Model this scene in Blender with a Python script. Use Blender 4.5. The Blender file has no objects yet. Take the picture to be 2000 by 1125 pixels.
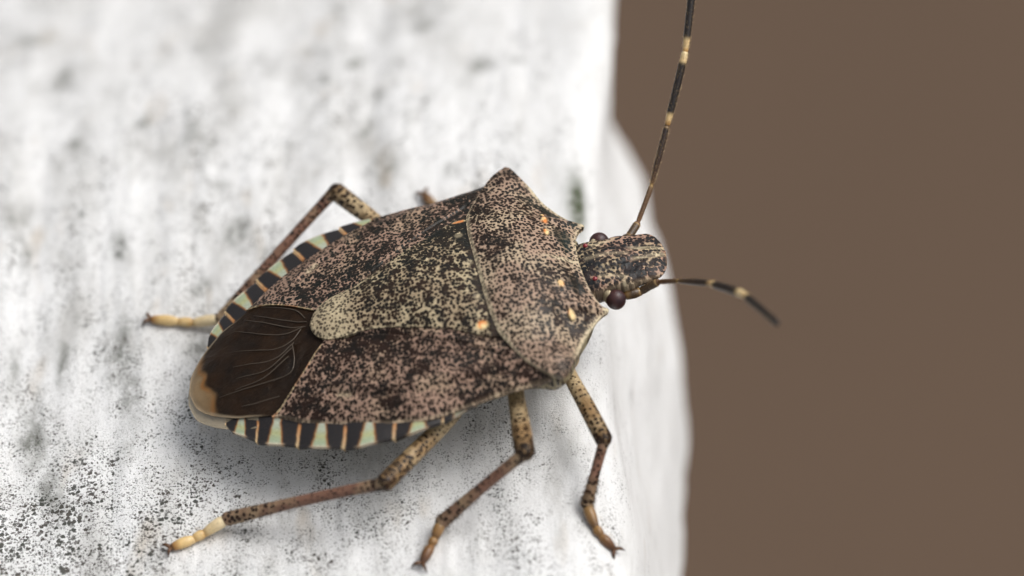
import bpy, math, random
import numpy as np
from mathutils import Matrix, Vector

S = 0.001                       # everything below is written in millimetres
sc = bpy.context.scene
col = sc.collection

# ------------------------------------------------------------------ camera
RX = np.array([0.97242251, -0.20278005, -0.11521594])
UP = np.array([0.22797273, 0.72217280, 0.65306576])
BK = np.cross(RX, UP)
CAM = np.array([-10.55598, -130.78589, 150.95662])
cd = bpy.data.cameras.new('camera'); cam = bpy.data.objects.new('camera', cd); col.objects.link(cam)
m = Matrix.Identity(4)
for i in range(3):
    m[i][0], m[i][1], m[i][2], m[i][3] = RX[i], UP[i], BK[i], CAM[i]*S
cam.matrix_world = m
cd.sensor_width = 36.0; cd.lens = 13020/2000*36
cd.clip_start = 0.01; cd.clip_end = 100
cd.dof.use_dof = True; cd.dof.focus_distance = 0.1982; cd.dof.aperture_fstop = 38
sc.camera = cam
sc.render.resolution_x = 1024; sc.render.resolution_y = 576

# ------------------------------------------------------------------ sky and sun
SUN_EL, SUN_AZ = math.radians(52), math.radians(2)      # azimuth measured from +X towards +Y
w = bpy.data.worlds.new('World'); sc.world = w; w.use_nodes = True
nt = w.node_tree; nt.nodes.clear()
sky = nt.nodes.new('ShaderNodeTexSky'); sky.sky_type = 'NISHITA'; sky.sun_disc = False
sky.sun_elevation = SUN_EL; sky.sun_rotation = math.pi/2 - SUN_AZ
sky.air_density = 1.0; sky.dust_density = 7.0; sky.ozone_density = 1.0
hs = nt.nodes.new('ShaderNodeHueSaturation'); hs.inputs['Saturation'].default_value = 0.18
bg = nt.nodes.new('ShaderNodeBackground'); bg.inputs['Strength'].default_value = 0.134
wo = nt.nodes.new('ShaderNodeOutputWorld')
nt.links.new(sky.outputs[0], hs.inputs['Color']); nt.links.new(hs.outputs[0], bg.inputs[0]); nt.links.new(bg.outputs[0], wo.inputs[0])
sd = bpy.data.lights.new('sun', 'SUN'); sd.energy = 1.0; sd.angle = math.radians(40); sd.color = (1.0, 0.96, 0.9)
sun = bpy.data.objects.new('sun', sd); col.objects.link(sun)
tosun = Vector((math.cos(SUN_EL)*math.cos(SUN_AZ), math.cos(SUN_EL)*math.sin(SUN_AZ), math.sin(SUN_EL)))
sun.rotation_euler = tosun.to_track_quat('Z', 'Y').to_euler()
sun.location = tuple(tosun*0.5)
vs = sc.view_settings
vs.view_transform = 'Standard'; vs.look = 'None'; vs.gamma = 1; vs.use_curve_mapping = False
vs.exposure = 0.07

# ------------------------------------------------------------------ small numpy helpers
def ss(a, b, x):
    t = np.clip((np.asarray(x, float)-a)/(b-a), 0, 1); return t*t*(3-2*t)
def gi(x, xs, ys):
    """smooth (cubic Hermite, monotone-ish) interpolation"""
    xs = np.asarray(xs, float); ys = np.asarray(ys, float); x = np.clip(np.asarray(x, float), xs[0], xs[-1])
    d = np.diff(ys)/np.diff(xs); mm = np.zeros_like(ys); mm[0], mm[-1] = d[0], d[-1]
    for i in range(1, len(xs)-1):
        mm[i] = 0 if d[i-1]*d[i] <= 0 else 2*d[i-1]*d[i]/(d[i-1]+d[i])
    k = np.clip(np.searchsorted(xs, x, 'right')-1, 0, len(xs)-2)
    h = xs[k+1]-xs[k]; t = (x-xs[k])/h
    return ((2*t**3-3*t**2+1)*ys[k]+(t**3-2*t**2+t)*h*mm[k]+(-2*t**3+3*t**2)*ys[k+1]+(t**3-t**2)*h*mm[k+1])
def _h(ix, iy, s):
    n = (ix.astype(np.int64)*374761393+iy.astype(np.int64)*668265263+s*982451653) & 0x7fffffff
    n = ((n ^ (n >> 13))*1274126177) & 0x7fffffff
    return ((n ^ (n >> 16)) & 0xffff)/65535.0
def vnoise(x, y, s=0):
    x = np.asarray(x, float); y = np.asarray(y, float)
    ix = np.floor(x); iy = np.floor(y); fx = x-ix; fy = y-iy
    fx = fx*fx*(3-2*fx); fy = fy*fy*(3-2*fy)
    a = _h(ix, iy, s); b = _h(ix+1, iy, s); c = _h(ix, iy+1, s); d = _h(ix+1, iy+1, s)
    return (a+(b-a)*fx)+((c+(d-c)*fx)-(a+(b-a)*fx))*fy-0.5
def fbm(x, y, s=0, o=4):
    return sum(vnoise(x*2**i, y*2**i, s+i*7)/2**i for i in range(o))
def dist_seg(x, y, pts):
    d = np.full(np.shape(x), 1e9)
    for (x0, y0), (x1, y1) in zip(pts[:-1], pts[1:]):
        L = (x1-x0)**2+(y1-y0)**2
        t = np.clip(((x-x0)*(x1-x0)+(y-y0)*(y1-y0))/L, 0, 1)
        d = np.minimum(d, np.hypot(x-x0-t*(x1-x0), y-y0-t*(y1-y0)))
    return d
def blob(x, y, cx, cy, rx, ry=None):
    ry = ry or rx
    return 1-ss(0.6, 1.0, np.hypot((x-cx)/rx, (y-cy)/ry))

# ------------------------------------------------------------------ materials
class NT:
    def __init__(self, name):
        self.m = bpy.data.materials.new(name); self.m.use_nodes = True
        self.t = self.m.node_tree; self.t.nodes.clear()
    def put(self, sock, v):
        if hasattr(v, 'is_linked') or isinstance(v, bpy.types.NodeSocket): self.t.links.new(v, sock)
        elif v is not None:
            if isinstance(v, (tuple, list)) and sock.type == 'RGBA' and len(v) == 3: v = (*v, 1)
            sock.default_value = v
    def n(self, typ, props=None, **inp):
        nd = self.t.nodes.new(typ)
        for k, v in (props or {}).items(): setattr(nd, k, v)
        for k, v in inp.items():
            key = int(k[1:]) if k[0] == 'i' and k[1:].isdigit() else k.replace('_', ' ')
            self.put(nd.inputs[key], v)
        return nd
    def math(self, op, a, b=0.0, c=0.0, clamp=False):
        return self.n('ShaderNodeMath', {'operation': op, 'use_clamp': clamp}, i0=a, i1=b, i2=c).outputs[0]
    def mix(self, f, a, b, mode='MIX'):
        nd = self.t.nodes.new('ShaderNodeMix'); nd.data_type = 'RGBA'; nd.blend_type = mode
        self.put(nd.inputs[0], f); self.put(nd.inputs[6], a); self.put(nd.inputs[7], b)
        return nd.outputs[2]
    def ramp(self, v, a, b, lo=0.0, hi=1.0):
        return self.n('ShaderNodeMapRange', {'interpolation_type': 'SMOOTHSTEP'}, Value=v, From_Min=a, From_Max=b, To_Min=lo, To_Max=hi).outputs[0]
    def attr(self, name): return self.n('ShaderNodeAttribute', {'attribute_name': name})
    def vscale(self, v, s):
        return self.n('ShaderNodeVectorMath', {'operation': 'MULTIPLY'}, i0=v, i1=s if isinstance(s, tuple) else (s, s, s)).outputs[0]
    def vadd(self, a, b): return self.n('ShaderNodeVectorMath', {'operation': 'ADD'}, i0=a, i1=b).outputs[0]
    def noise(self, v, scale, detail=3, rough=0.5, dist=0.0):
        return self.n('ShaderNodeTexNoise', None, Vector=v, Scale=scale, Detail=detail, Roughness=rough, Distortion=dist)
    def voro(self, v, scale, feature='F1', rnd=1.0, dims='2D'):
        return self.n('ShaderNodeTexVoronoi', {'voronoi_dimensions': dims, 'feature': feature}, Vector=v, Scale=scale, Randomness=rnd)
    def bump(self, h, dist_mm, strength=1.0, normal=None):
        nd = self.n('ShaderNodeBump', None, Height=h, Distance=dist_mm*S, Strength=strength)
        if normal is not None: self.put(nd.inputs['Normal'], normal)
        return nd.outputs[0]
    def sep(self, c):
        return self.n('ShaderNodeSeparateColor', None, Color=c).outputs
    def out(self, **inp):
        p = self.n('ShaderNodeBsdfPrincipled', None, **inp)
        o = self.t.nodes.new('ShaderNodeOutputMaterial'); self.t.links.new(p.outputs[0], o.inputs[0])
        return self.m

def cuticle(name, pink, cream, dark, dark2, scale=9.6, rough=0.36, clump=0.85, rmin=0.22, rmax=0.62, spec=0.24):
    """punctured bug cuticle: dark pits on a pale ground, thick where reg.R is high"""
    t = NT(name)
    co = t.attr('co').outputs['Vector']
    reg = t.attr('reg'); r, g, b = t.sep(reg.outputs['Color'])[:3]
    reg2 = t.attr('reg2'); bl, gr, pk = t.sep(reg2.outputs['Color'])[:3]
    wob = t.noise(co, scale*0.9, 2).outputs['Color']
    cw = t.vadd(co, t.vscale(t.vadd(wob, (-.5, -.5, -.5)), 0.05))
    big = t.noise(co, 1.0, 3, 0.55).outputs['Fac']
    mid = t.noise(co, 3.4, 2, 0.5).outputs['Fac']
    fld = t.math('ADD', t.math('MULTIPLY', t.math('SUBTRACT', big, 0.5), clump*1.1), t.math('MULTIPLY', t.math('SUBTRACT', mid, 0.5), clump*1.2))
    dens = t.math('ADD', r, fld, clamp=True)
    rad = t.math('MULTIPLY_ADD', t.math('POWER', dens, 1.25), rmax-rmin, rmin)
    def dots(sc_, off):
        v = t.voro(t.vadd(cw, off), sc_, rnd=0.9)
        rr = t.math('MULTIPLY', rad, t.math('MULTIPLY_ADD', t.sep(v.outputs['Color'])[0], 0.45, 0.78))
        e = t.math('SUBTRACT', rr, v.outputs['Distance'])
        return t.ramp(e, -0.05, 0.05), e
    d1, e1 = dots(scale, (0, 0, 0)); d2, e2 = dots(scale*1.6, (3.71, 1.33, 0))
    dm = t.math('MAXIMUM', d1, t.math('MULTIPLY', d2, t.ramp(dens, 0.55, 0.85)))
    dm = t.math('MAXIMUM', dm, bl)
    hue = t.noise(t.vadd(co, (11.3, 4.1, 0)), 0.9, 3).outputs['Fac']
    light = t.mix(t.math('ADD', t.ramp(hue, 0.38, 0.62), t.math('MULTIPLY_ADD', pk, -1.0, 0.0), clamp=True), pink, cream)
    fine = t.noise(co, 17, 3).outputs['Fac']
    light = t.mix(t.ramp(fine, 0.3, 0.8, 0.0, 0.45), light, (0.16, 0.11, 0.08))
    light = t.mix(b, light, (0.70, 0.60, 0.40))
    light = t.mix(g, light, t.mix(t.ramp(t.noise(co, 3.5, 2).outputs['Fac'], 0.46, 0.58), (0.80, 0.60, 0.30), (0.74, 0.24, 0.06)))
    dk = t.mix(t.ramp(t.noise(co, 2.3, 2).outputs['Fac'], 0.4, 0.6), dark, dark2)
    dk = t.mix(t.math('MULTIPLY', gr, 0.7), dk, (0.012, 0.026, 0.023))
    keep = t.math('SUBTRACT', 1.0, t.math('MULTIPLY', t.math('MAXIMUM', g, t.math('MULTIPLY', b, 0.6)), 1.0), clamp=True)
    c = t.mix(t.math('MULTIPLY', dm, keep), light, dk)
    pit = t.math('MULTIPLY', t.math('MAXIMUM', d1, t.math('MULTIPLY', d2, 0.7)), keep)
    hgt = t.math('ADD', t.math('MULTIPLY', pit, -1.0), t.math('MULTIPLY', t.noise(co, 9, 3).outputs['Fac'], 0.55))
    nb = t.bump(hgt, 0.060, 1.0)
    ro = t.math('ADD', rough, t.math('MULTIPLY', t.math('SUBTRACT', fine, 0.5), 0.25))
    return t.out(Base_Color=c, Roughness=ro, Normal=nb, Specular_IOR_Level=spec)

def tinted(name, rough=0.38, nz=14.0, amp=0.35, bmp=0.012, spec=0.45, alpha=False):
    """colour comes from the piece's own pattern (attribute tint), with fine mottling and relief"""
    t = NT(name)
    co = t.attr('co').outputs['Vector']; ti = t.attr('tint')
    f = t.noise(co, nz, 4, 0.6).outputs['Fac']
    c = t.mix(t.ramp(f, 0.3, 0.75, 0.0, amp), ti.outputs['Color'], t.mix(0.8, ti.outputs['Color'], (0.05, 0.03, 0.018)))
    ro = t.math('ADD', rough, t.math('MULTIPLY', t.math('SUBTRACT', f, 0.5), 0.3))
    kw = dict(Base_Color=c, Roughness=ro, Normal=t.bump(f, bmp, 1.0), Specular_IOR_Level=spec)
    if alpha: kw['Alpha'] = ti.outputs['Alpha']
    return t.out(**kw)

M = {}
M['cut'] = cuticle('punctured_cuticle', (0.47, 0.33, 0.24), (0.62, 0.50, 0.34), (0.022, 0.010, 0.006), (0.012, 0.008, 0.006))
M['scut'] = cuticle('scutellum_cuticle', (0.46, 0.36, 0.23), (0.64, 0.53, 0.34), (0.028, 0.013, 0.007), (0.013, 0.008, 0.006), scale=8.8)
M['wing'] = cuticle('corium_cuticle', (0.44, 0.29, 0.215), (0.54, 0.41, 0.27), (0.024, 0.011, 0.007), (0.012, 0.008, 0.006))
M['head'] = cuticle('head_cuticle', (0.48, 0.30, 0.22), (0.60, 0.48, 0.30), (0.022, 0.014, 0.014), (0.012, 0.012, 0.014), scale=8.6, clump=0.8, rmin=0.26)
M['leg'] = cuticle('leg_cuticle', (0.32, 0.20, 0.09), (0.56, 0.43, 0.25), (0.034, 0.015, 0.006), (0.020, 0.012, 0.008), scale=6.5, clump=0.45, rmin=0.10, rmax=0.60, rough=0.36)
M['tibia'] = cuticle('tibia_cuticle', (0.25, 0.125, 0.085), (0.42, 0.30, 0.18), (0.030, 0.014, 0.009), (0.020, 0.012, 0.009), scale=6.5, clump=0.6, rmin=0.14, rmax=0.60, rough=0.38)
M['belly'] = cuticle('belly_cuticle', (0.40, 0.34, 0.20), (0.45, 0.40, 0.25), (0.03, 0.018, 0.01), (0.02, 0.016, 0.01), scale=6.0)
M['tint'] = tinted('patterned_cuticle')
M['tint_gloss'] = tinted('glossy_cuticle', rough=0.3, amp=0.25)
M['seta'] = NT('pale_seta').out(Base_Color=(0.42, 0.30, 0.16, 1), Roughness=0.4)
M['seta_dark'] = NT('dark_seta').out(Base_Color=(0.10, 0.055, 0.025, 1), Roughness=0.45)

def eye_mat():
    t = NT('compound_eye'); co = t.n('ShaderNodeTexCoord').outputs['Object']
    co = t.vscale(co, 1/S)
    v = t.voro(co, 26, rnd=0.15, dims='3D').outputs['Distance']
    n = t.noise(co, 4, 2).outputs['Fac']
    c = t.mix(t.ramp(n, 0.35, 0.65), (0.055, 0.018, 0.017), (0.030, 0.014, 0.018))
    return t.out(Base_Color=c, Roughness=0.42, Specular_IOR_Level=0.5, Normal=t.bump(v, -0.012, 0.7), Coat_Weight=0.08, Coat_Roughness=0.2)
M['eye'] = eye_mat()
M['ocellus'] = NT('ocellus_red').out(Base_Color=(0.22, 0.012, 0.02, 1), Roughness=0.15, Coat_Weight=0.5)

def membrane_mat():
    t = NT('wing_membrane'); co = t.attr('co').outputs['Vector']; ti = t.attr('tint')
    st = t.noise(t.vscale(co, (5.0, 16.0, 1.0)), 1.0, 4, 0.65, 0.6).outputs['Fac']
    hair = t.noise(t.vscale(co, (42.0, 12.0, 1.0)), 1.0, 3, 0.65, 2.0).outputs['Fac']
    f2 = t.noise(co, 3.0, 3, 0.6, 0.8).outputs['Fac']
    c = t.mix(t.ramp(st, 0.5, 0.85, 0.0, 0.22), ti.outputs['Color'], t.mix(0.5, ti.outputs['Color'], (0.11, 0.065, 0.03)))
    c = t.mix(t.ramp(hair, 0.60, 0.70, 0.0, 0.6), c, (0.13, 0.085, 0.05))
    h = t.math('ADD', t.math('MULTIPLY', st, 0.8), t.math('MULTIPLY_ADD', hair, 0.5, f2))
    return t.out(Base_Color=c, Roughness=0.32, Specular_IOR_Level=0.13, Alpha=ti.outputs['Alpha'], Normal=t.bump(h, 0.035, 0.9))
M['membrane'] = membrane_mat()
M['vein'] = NT('membrane_vein').out(Base_Color=(0.085, 0.064, 0.046, 1), Roughness=0.35)

def paint_mat():
    """old white paint over wood grain, speckled with black-green algae and grey grime"""
    t = NT('weathered_white_paint')
    co = t.attr('co').outputs['Vector']           # (across the grain, along the grain, depth) in mm
    cz = t.vscale(co, (1.0, 0.42, 1.0))           # stretched along the grain
    big = t.noise(cz, 0.42, 8, 0.66, 0.3).outputs['Fac']
    big2 = t.noise(t.vadd(cz, (31.0, 7.0, 3.0)), 0.95, 8, 0.72, 0.3).outputs['Fac']
    moss, lit_clean, stain = t.sep(t.attr('reg').outputs['Color'])[:3]
    dirt = t.sep(t.attr('reg2').outputs['Color'])[0]
    soil = t.math('SUBTRACT', 1.0, t.math('MULTIPLY', lit_clean, 0.68))  # grime fades, base paler, where the edge and wall light is painted in
    base = t.mix(t.math('MULTIPLY', t.ramp(big, 0.42, 0.72), soil), (0.84, 0.843, 0.845), (0.58, 0.575, 0.56))
    base = t.mix(t.math('MULTIPLY', t.ramp(big2, 0.50, 0.76, 0.0, 0.5), soil), base, (0.36, 0.36, 0.34))
    sb = t.noise(t.vscale(co, (1.0, 0.6, 1.0)), 2.6, 4, 0.65).outputs['Fac']
    base = t.mix(t.math('MULTIPLY', stain, t.ramp(sb, 0.28, 0.62, 0.15, 0.95)), base, (0.10, 0.105, 0.085))
    och = t.noise(t.vadd(cz, (3.0, 53.0, 9.0)), 0.8, 2).outputs['Fac']
    base = t.mix(t.math('MULTIPLY', t.ramp(och, 0.60, 0.78, 0.0, 0.4), soil), base, (0.50, 0.40, 0.28))
    # specks
    clus = t.noise(t.vadd(t.vscale(co, (1.0, 0.55, 1.0)), (17.0, 2.0, 0.0)), 0.55, 4, 0.65).outputs['Fac']
    clus2 = t.noise(t.vscale(co, (1.0, 0.6, 1.0)), 2.1, 3, 0.6).outputs['Fac']
    cl = t.math('ADD', t.math('MULTIPLY', clus, 0.75), t.math('MULTIPLY', clus2, 0.55))
    cl = t.math('ADD', cl, t.math('SUBTRACT', t.math('MULTIPLY', dirt, 0.13), t.math('MULTIPLY', lit_clean, 0.16)))
    wv = t.vscale(t.vadd(t.noise(co, 9.0, 3).outputs['Color'], (-.5, -.5, -.5)), 0.14)
    cw = t.vadd(co, wv)
    def specks(s, off, lo, hi, mx):
        v = t.voro(t.vadd(cw, off), s)
        rnd = t.sep(v.outputs['Color'])
        r = t.math('MULTIPLY', t.ramp(cl, lo, hi, 0.0, mx), t.math('MULTIPLY_ADD', rnd[1], 1.0, 0.15))
        r = t.math('MULTIPLY', r, t.math('GREATER_THAN', rnd[0], 0.35))
        return t.ramp(t.math('SUBTRACT', r, v.outputs['Distance']), -0.04, 0.06)
    s1 = specks(6.0, (0, 0, 0), 0.58, 0.90, 0.50)
    s2 = specks(11.0, (2.3, 5.1, 0), 0.46, 0.92, 0.56)
    s3 = specks(3.4, (7.3, 1.1, 0), 0.68, 0.95, 0.36)
    s4 = specks(13.0, (1.9, 8.1, 0), 0.34, 0.86, 0.50)
    s2 = t.math('MAXIMUM', s2, t.math('MULTIPLY', s4, 0.62))
    sp = t.math('MAXIMUM', t.math('MAXIMUM', s1, t.math('MULTIPLY', s2, 0.85)), s3)
    spc = t.mix(t.ramp(t.noise(co, 1.4, 2).outputs['Fac'], 0.4, 0.62), (0.020, 0.024, 0.015), (0.045, 0.034, 0.024))
    dust = t.noise(co, 14.0, 4, 0.7).outputs['Fac']
    base = t.mix(t.math('MULTIPLY', t.ramp(dust, 0.5, 0.85, 0.0, 0.35), soil), base, (0.40, 0.39, 0.37))
    mo = t.math('MULTIPLY', moss, t.ramp(t.noise(co, 1.8, 3).outputs['Fac'], 0.15, 0.55, 0.3, 1.0))
    base = t.mix(mo, base, (0.07, 0.085, 0.045))
    c = t.mix(t.math('MULTIPLY', sp, 0.93), base, spc)
    grain = t.noise(t.vscale(co, (1.0, 0.42, 1.0)), 2.6, 6, 0.7).outputs['Fac']
    h = t.math('ADD', t.math('MULTIPLY', grain, 0.8), t.math('MULTIPLY_ADD', dust, 0.8, t.math('MULTIPLY', sp, -0.15)))
    return t.out(Base_Color=c, Roughness=0.72, Specular_IOR_Level=0.25, Normal=t.bump(h, 0.08, 0.8))
M['paint'] = paint_mat()

def soil_mat():
    t = NT('brown_soil'); co = t.n('ShaderNodeTexCoord').outputs['Object']
    a = t.noise(co, 9.0, 6, 0.6).outputs['Fac']; b = t.noise(co, 70.0, 4, 0.6).outputs['Fac']
    c = t.mix(t.ramp(a, 0.3, 0.7), (0.114, 0.078, 0.055), (0.105, 0.072, 0.051))
    c = t.mix(t.ramp(b, 0.4, 0.8, 0.0, 0.4), c, (0.10, 0.07, 0.05))
    return t.out(Base_Color=c, Roughness=0.95, Specular_IOR_Level=0.1, Normal=t.bump(b, 4.0, 0.5))
M['soil'] = soil_mat()

# ------------------------------------------------------------------ mesh builders (mm in, metres out)
def mesh_obj(name, V, F, mat, parent=None, co=None, smooth=True, org=(0, 0, 0), **attrs):
    V = np.asarray(V, float); org = np.asarray(org, float)
    me = bpy.data.meshes.new(name)
    me.from_pydata([tuple(v) for v in ((V-org)*S)], [], [tuple(int(i) for i in f) for f in F])
    if smooth: me.polygons.foreach_set('use_smooth', [True]*len(me.polygons))
    if co is None: co = V
    a = me.attributes.new('co', 'FLOAT_VECTOR', 'POINT'); a.data.foreach_set('vector', np.asarray(co, np.float32).ravel())
    for k, v in attrs.items():
        a = me.attributes.new(k, 'FLOAT_COLOR', 'POINT')
        v = np.asarray(v, np.float32)
        if v.shape[1] == 3: v = np.concatenate([v, np.ones((len(v), 1), np.float32)], 1)
        a.data.foreach_set('color', v.ravel())
    me.materials.append(mat); me.update()
    o = bpy.data.objects.new(name, me); col.objects.link(o)
    if parent is not None:
        o.parent = parent
        po = np.asarray(parent.get('_org', (0, 0, 0)), float)
        o.location = tuple((org-po)*S)
    else: o.location = tuple(org*S)
    o['_org'] = [float(i) for i in org]
    return o

def grid_faces(nu, nv, off=0, flip=False, wrap=False):
    F = []
    for i in range(nu-1):
        for j in range(nv if wrap else nv-1):
            j2 = (j+1) % nv
            q = (off+i*nv+j, off+(i+1)*nv+j, off+(i+1)*nv+j2, off+i*nv+j2)
            F.append(q[::-1] if flip else q)
    return F

def plate(name, X, Y, Z, thick, mat, parent, flip=False, attrs=None, inset=0.03):
    """a shell with real thickness: top sheet, under sheet and a rim between them"""
    nu, nv = X.shape
    top = np.stack([X, Y, Z], -1).reshape(-1, 3)
    c = top.mean(0); bot = top.copy(); bot[:, 2] -= thick
    bot[:, :2] += (c[:2]-bot[:, :2])/np.maximum(np.linalg.norm(c[:2]-bot[:, :2], axis=1, keepdims=True), 1e-6)*inset
    n = nu*nv
    F = grid_faces(nu, nv, 0, flip)+grid_faces(nu, nv, n, not flip)
    ring = [i*nv for i in range(nu)]+[(nu-1)*nv+j for j in range(1, nv)]+[i*nv+nv-1 for i in range(nu-2, -1, -1)]+[j for j in range(nv-2, 0, -1)]
    for k in range(len(ring)):
        p, q = ring[k], ring[(k+1) % len(ring)]
        f = (p, n+p, n+q, q)
        F.append(f if flip else f[::-1])
    V = np.concatenate([top, bot])
    co = np.concatenate([top, bot]); co = co.copy(); co[:, 2] = 0
    at = {k: np.concatenate([v.reshape(n, -1)]*2) for k, v in (attrs or {}).items()}
    return mesh_obj(name, V, F, mat, parent, co, **at)

def catmull(P, per=10):
    P = np.asarray(P, float); n = len(P)
    if n == 2: return P[0]+(P[1]-P[0])*np.linspace(0, 1, per+1)[:, None], np.linspace(0, 1, per+1)
    E = np.vstack([2*P[0]-P[1], P, 2*P[-1]-P[-2]]); out = []; prm = []
    for i in range(n-1):
        a, b, c, d = E[i:i+4]
        for t in np.linspace(0, 1, per, endpoint=False):
            out.append(0.5*((2*b)+(c-a)*t+(2*a-5*b+4*c-d)*t*t+(3*b-a-3*c+d)*t**3)); prm.append((i+t)/(n-1))
    out.append(P[-1]); prm.append(1.0)
    return np.array(out), np.array(prm)

def frames(path):
    T = np.gradient(path, axis=0); T /= np.linalg.norm(T, axis=1, keepdims=True)
    a = np.array([0, 0, 1.0]) if abs(T[0][2]) < 0.9 else np.array([1.0, 0, 0])
    n = a-T[0]*(a@T[0]); n /= np.linalg.norm(n); N = [n]
    for i in range(1, len(path)):
        n = N[-1]-T[i]*(N[-1]@T[i]); n /= np.linalg.norm(n); N.append(n)
    N = np.array(N); return T, N, np.cross(T, N)

def tube_data(pts, radii, nseg=16, per=10, round_ends=True, lin=False, flat=1.0):
    if lin:
        P = np.asarray(pts, float); path = []; prm = []
        for i in range(len(P)-1):
            for t in np.linspace(0, 1, per, endpoint=False): path.append(P[i]+(P[i+1]-P[i])*t); prm.append((i+t)/(len(P)-1))
        path.append(P[-1]); prm.append(1.0); path = np.array(path); prm = np.array(prm)
    else: path, prm = catmull(pts, per)
    rad = np.interp(prm, np.linspace(0, 1, len(radii)), radii) if len(radii) <= 2 else gi(prm, np.linspace(0, 1, len(radii)), radii)
    T, N, Bn = frames(path)
    if round_ends:
        r0, r1 = rad[0], rad[-1]
        ks = [0.0, 0.25, 0.6, 0.85]
        pre = [path[0]-T[0]*r0*math.sqrt(1-k*k)*0.8 for k in ks]; post = [path[-1]+T[-1]*r1*math.sqrt(1-k*k)*0.8 for k in ks[::-1]]
        path = np.vstack([pre, path, post]); rad = np.concatenate([[max(k, 0.02)*r0 for k in ks], rad, [max(k, 0.02)*r1 for k in ks[::-1]]])
        prm = np.concatenate([np.zeros(4), prm, np.ones(4)])
        T = np.vstack([[T[0]]*4, T, [T[-1]]*4]); N = np.vstack([[N[0]]*4, N, [N[-1]]*4]); Bn = np.vstack([[Bn[0]]*4, Bn, [Bn[-1]]*4])
    th = np.linspace(0, 2*math.pi, nseg, endpoint=False)
    V = path[:, None]+rad[:, None, None]*(np.cos(th)[None, :, None]*N[:, None]*flat+np.sin(th)[None, :, None]*Bn[:, None])
    n = len(path)
    F = grid_faces(n, nseg, wrap=True)
    F.append(tuple(range(nseg))); F.append(tuple((n-1)*nseg+j for j in range(nseg))[::-1])
    arc = np.concatenate([[0], np.cumsum(np.linalg.norm(np.diff(path, axis=0), axis=1))])
    rm = rad.mean()
    co = np.stack([np.repeat(arc[:, None], nseg, 1), np.repeat(((np.abs(th-math.pi))*rm)[None], n, 0), np.zeros((n, nseg))], -1)
    return V.reshape(-1, 3), F, co.reshape(-1, 3), np.repeat(prm, nseg), arc[-1], np.tile(th, n)

SEED = [0]
def tube(name, pts, radii, mat, parent, nseg=16, per=10, reg=None, reg2=None, tint=None, org=None, **kw):
    V, F, co, t, L, th = tube_data(pts, radii, nseg, per, **kw)
    SEED[0] += 1; co = co+np.array([SEED[0]*13.7, SEED[0]*5.3, 0])
    at = {}
    if reg: at['reg'] = np.stack(np.broadcast_arrays(*[np.asarray(v, float)+0*t for v in reg(t)]), -1)
    if reg2: at['reg2'] = np.stack(np.broadcast_arrays(*[np.asarray(v, float)+0*t for v in reg2(t)]), -1)
    if tint: at['tint'] = tint(t)
    return mesh_obj(name, V, F, mat, parent, co, org=pts[0] if org is None else org, **at)

def colramp(stops):
    xs = [s[0] for s in stops]; cs = np.array([s[1] for s in stops])
    return lambda t: np.stack([np.interp(t, xs, cs[:, k]) for k in range(cs.shape[1])], -1)

def hairs(name, roots, dirs, length, rad, mat, parent, org):
    V = []; F = []
    for p, d in zip(roots, dirs):
        d = d/np.linalg.norm(d); a = np.array([0, 0, 1.0]) if abs(d[2]) < 0.9 else np.array([1.0, 0, 0])
        n = np.cross(d, a); n /= np.linalg.norm(n); b = np.cross(d, n); k = len(V)
        L = length*random.uniform(0.65, 1.2)
        for j in range(3): V.append(p+rad*(math.cos(j*2.1)*n+math.sin(j*2.1)*b))
        V.append(p+d*L)
        F += [(k, k+1, k+3), (k+1, k+2, k+3), (k+2, k, k+3)]
    o = mesh_obj(name, V, F, mat, parent, smooth=False, org=org); o['kind'] = 'stuff'; return o

def tube_hairs(name, pts, radii, count, length, rad, mat, parent, t0=0.0, t1=1.0, lean=0.6, lin=False):
    path, prm = catmull(pts, 12) if not lin else (np.array([np.asarray(pts[0])+(np.asarray(pts[-1])-np.asarray(pts[0]))*k for k in np.linspace(0, 1, 13)]), np.linspace(0, 1, 13))
    T, N, Bn = frames(path); R = []; Dd = []
    for _ in range(count):
        t = random.uniform(t0, t1); th = random.uniform(0, 6.283)
        i = int(np.clip(np.searchsorted(prm, t), 1, len(prm)-1)); f = (t-prm[i-1])/(prm[i]-prm[i-1])
        p = path[i-1]*(1-f)+path[i]*f; r = float(np.interp(t, np.linspace(0, 1, len(radii)), radii))
        o = math.cos(th)*N[i]+math.sin(th)*Bn[i]
        R.append(p+o*r*0.95); Dd.append(o+T[i]*lean)
    return hairs(name, R, Dd, length, rad, mat, parent, pts[0])

def ellipsoid(name, c, r, mat, parent, rot=None, nu=24, nv=32, reg=None, tint=None):
    ph = np.linspace(0.02, math.pi-0.02, nu); th = np.linspace(0, 2*math.pi, nv, endpoint=False)
    V = np.stack([np.sin(ph)[:, None]*np.cos(th)*r[0], np.sin(ph)[:, None]*np.sin(th)*r[1], np.cos(ph)[:, None]*r[2]+0*th], -1).reshape(-1, 3)
    if rot is not None: V = V@np.array(rot).T
    V = V+np.asarray(c)
    F = grid_faces(nu, nv, wrap=True)+[tuple(range(nv))[::-1], tuple((nu-1)*nv+j for j in range(nv))]
    at = {}
    if tint is not None: at['tint'] = np.tile(np.array(tint, float), (len(V), 1))
    return mesh_obj(name, V, F, mat, parent, org=c, **at)

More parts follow.
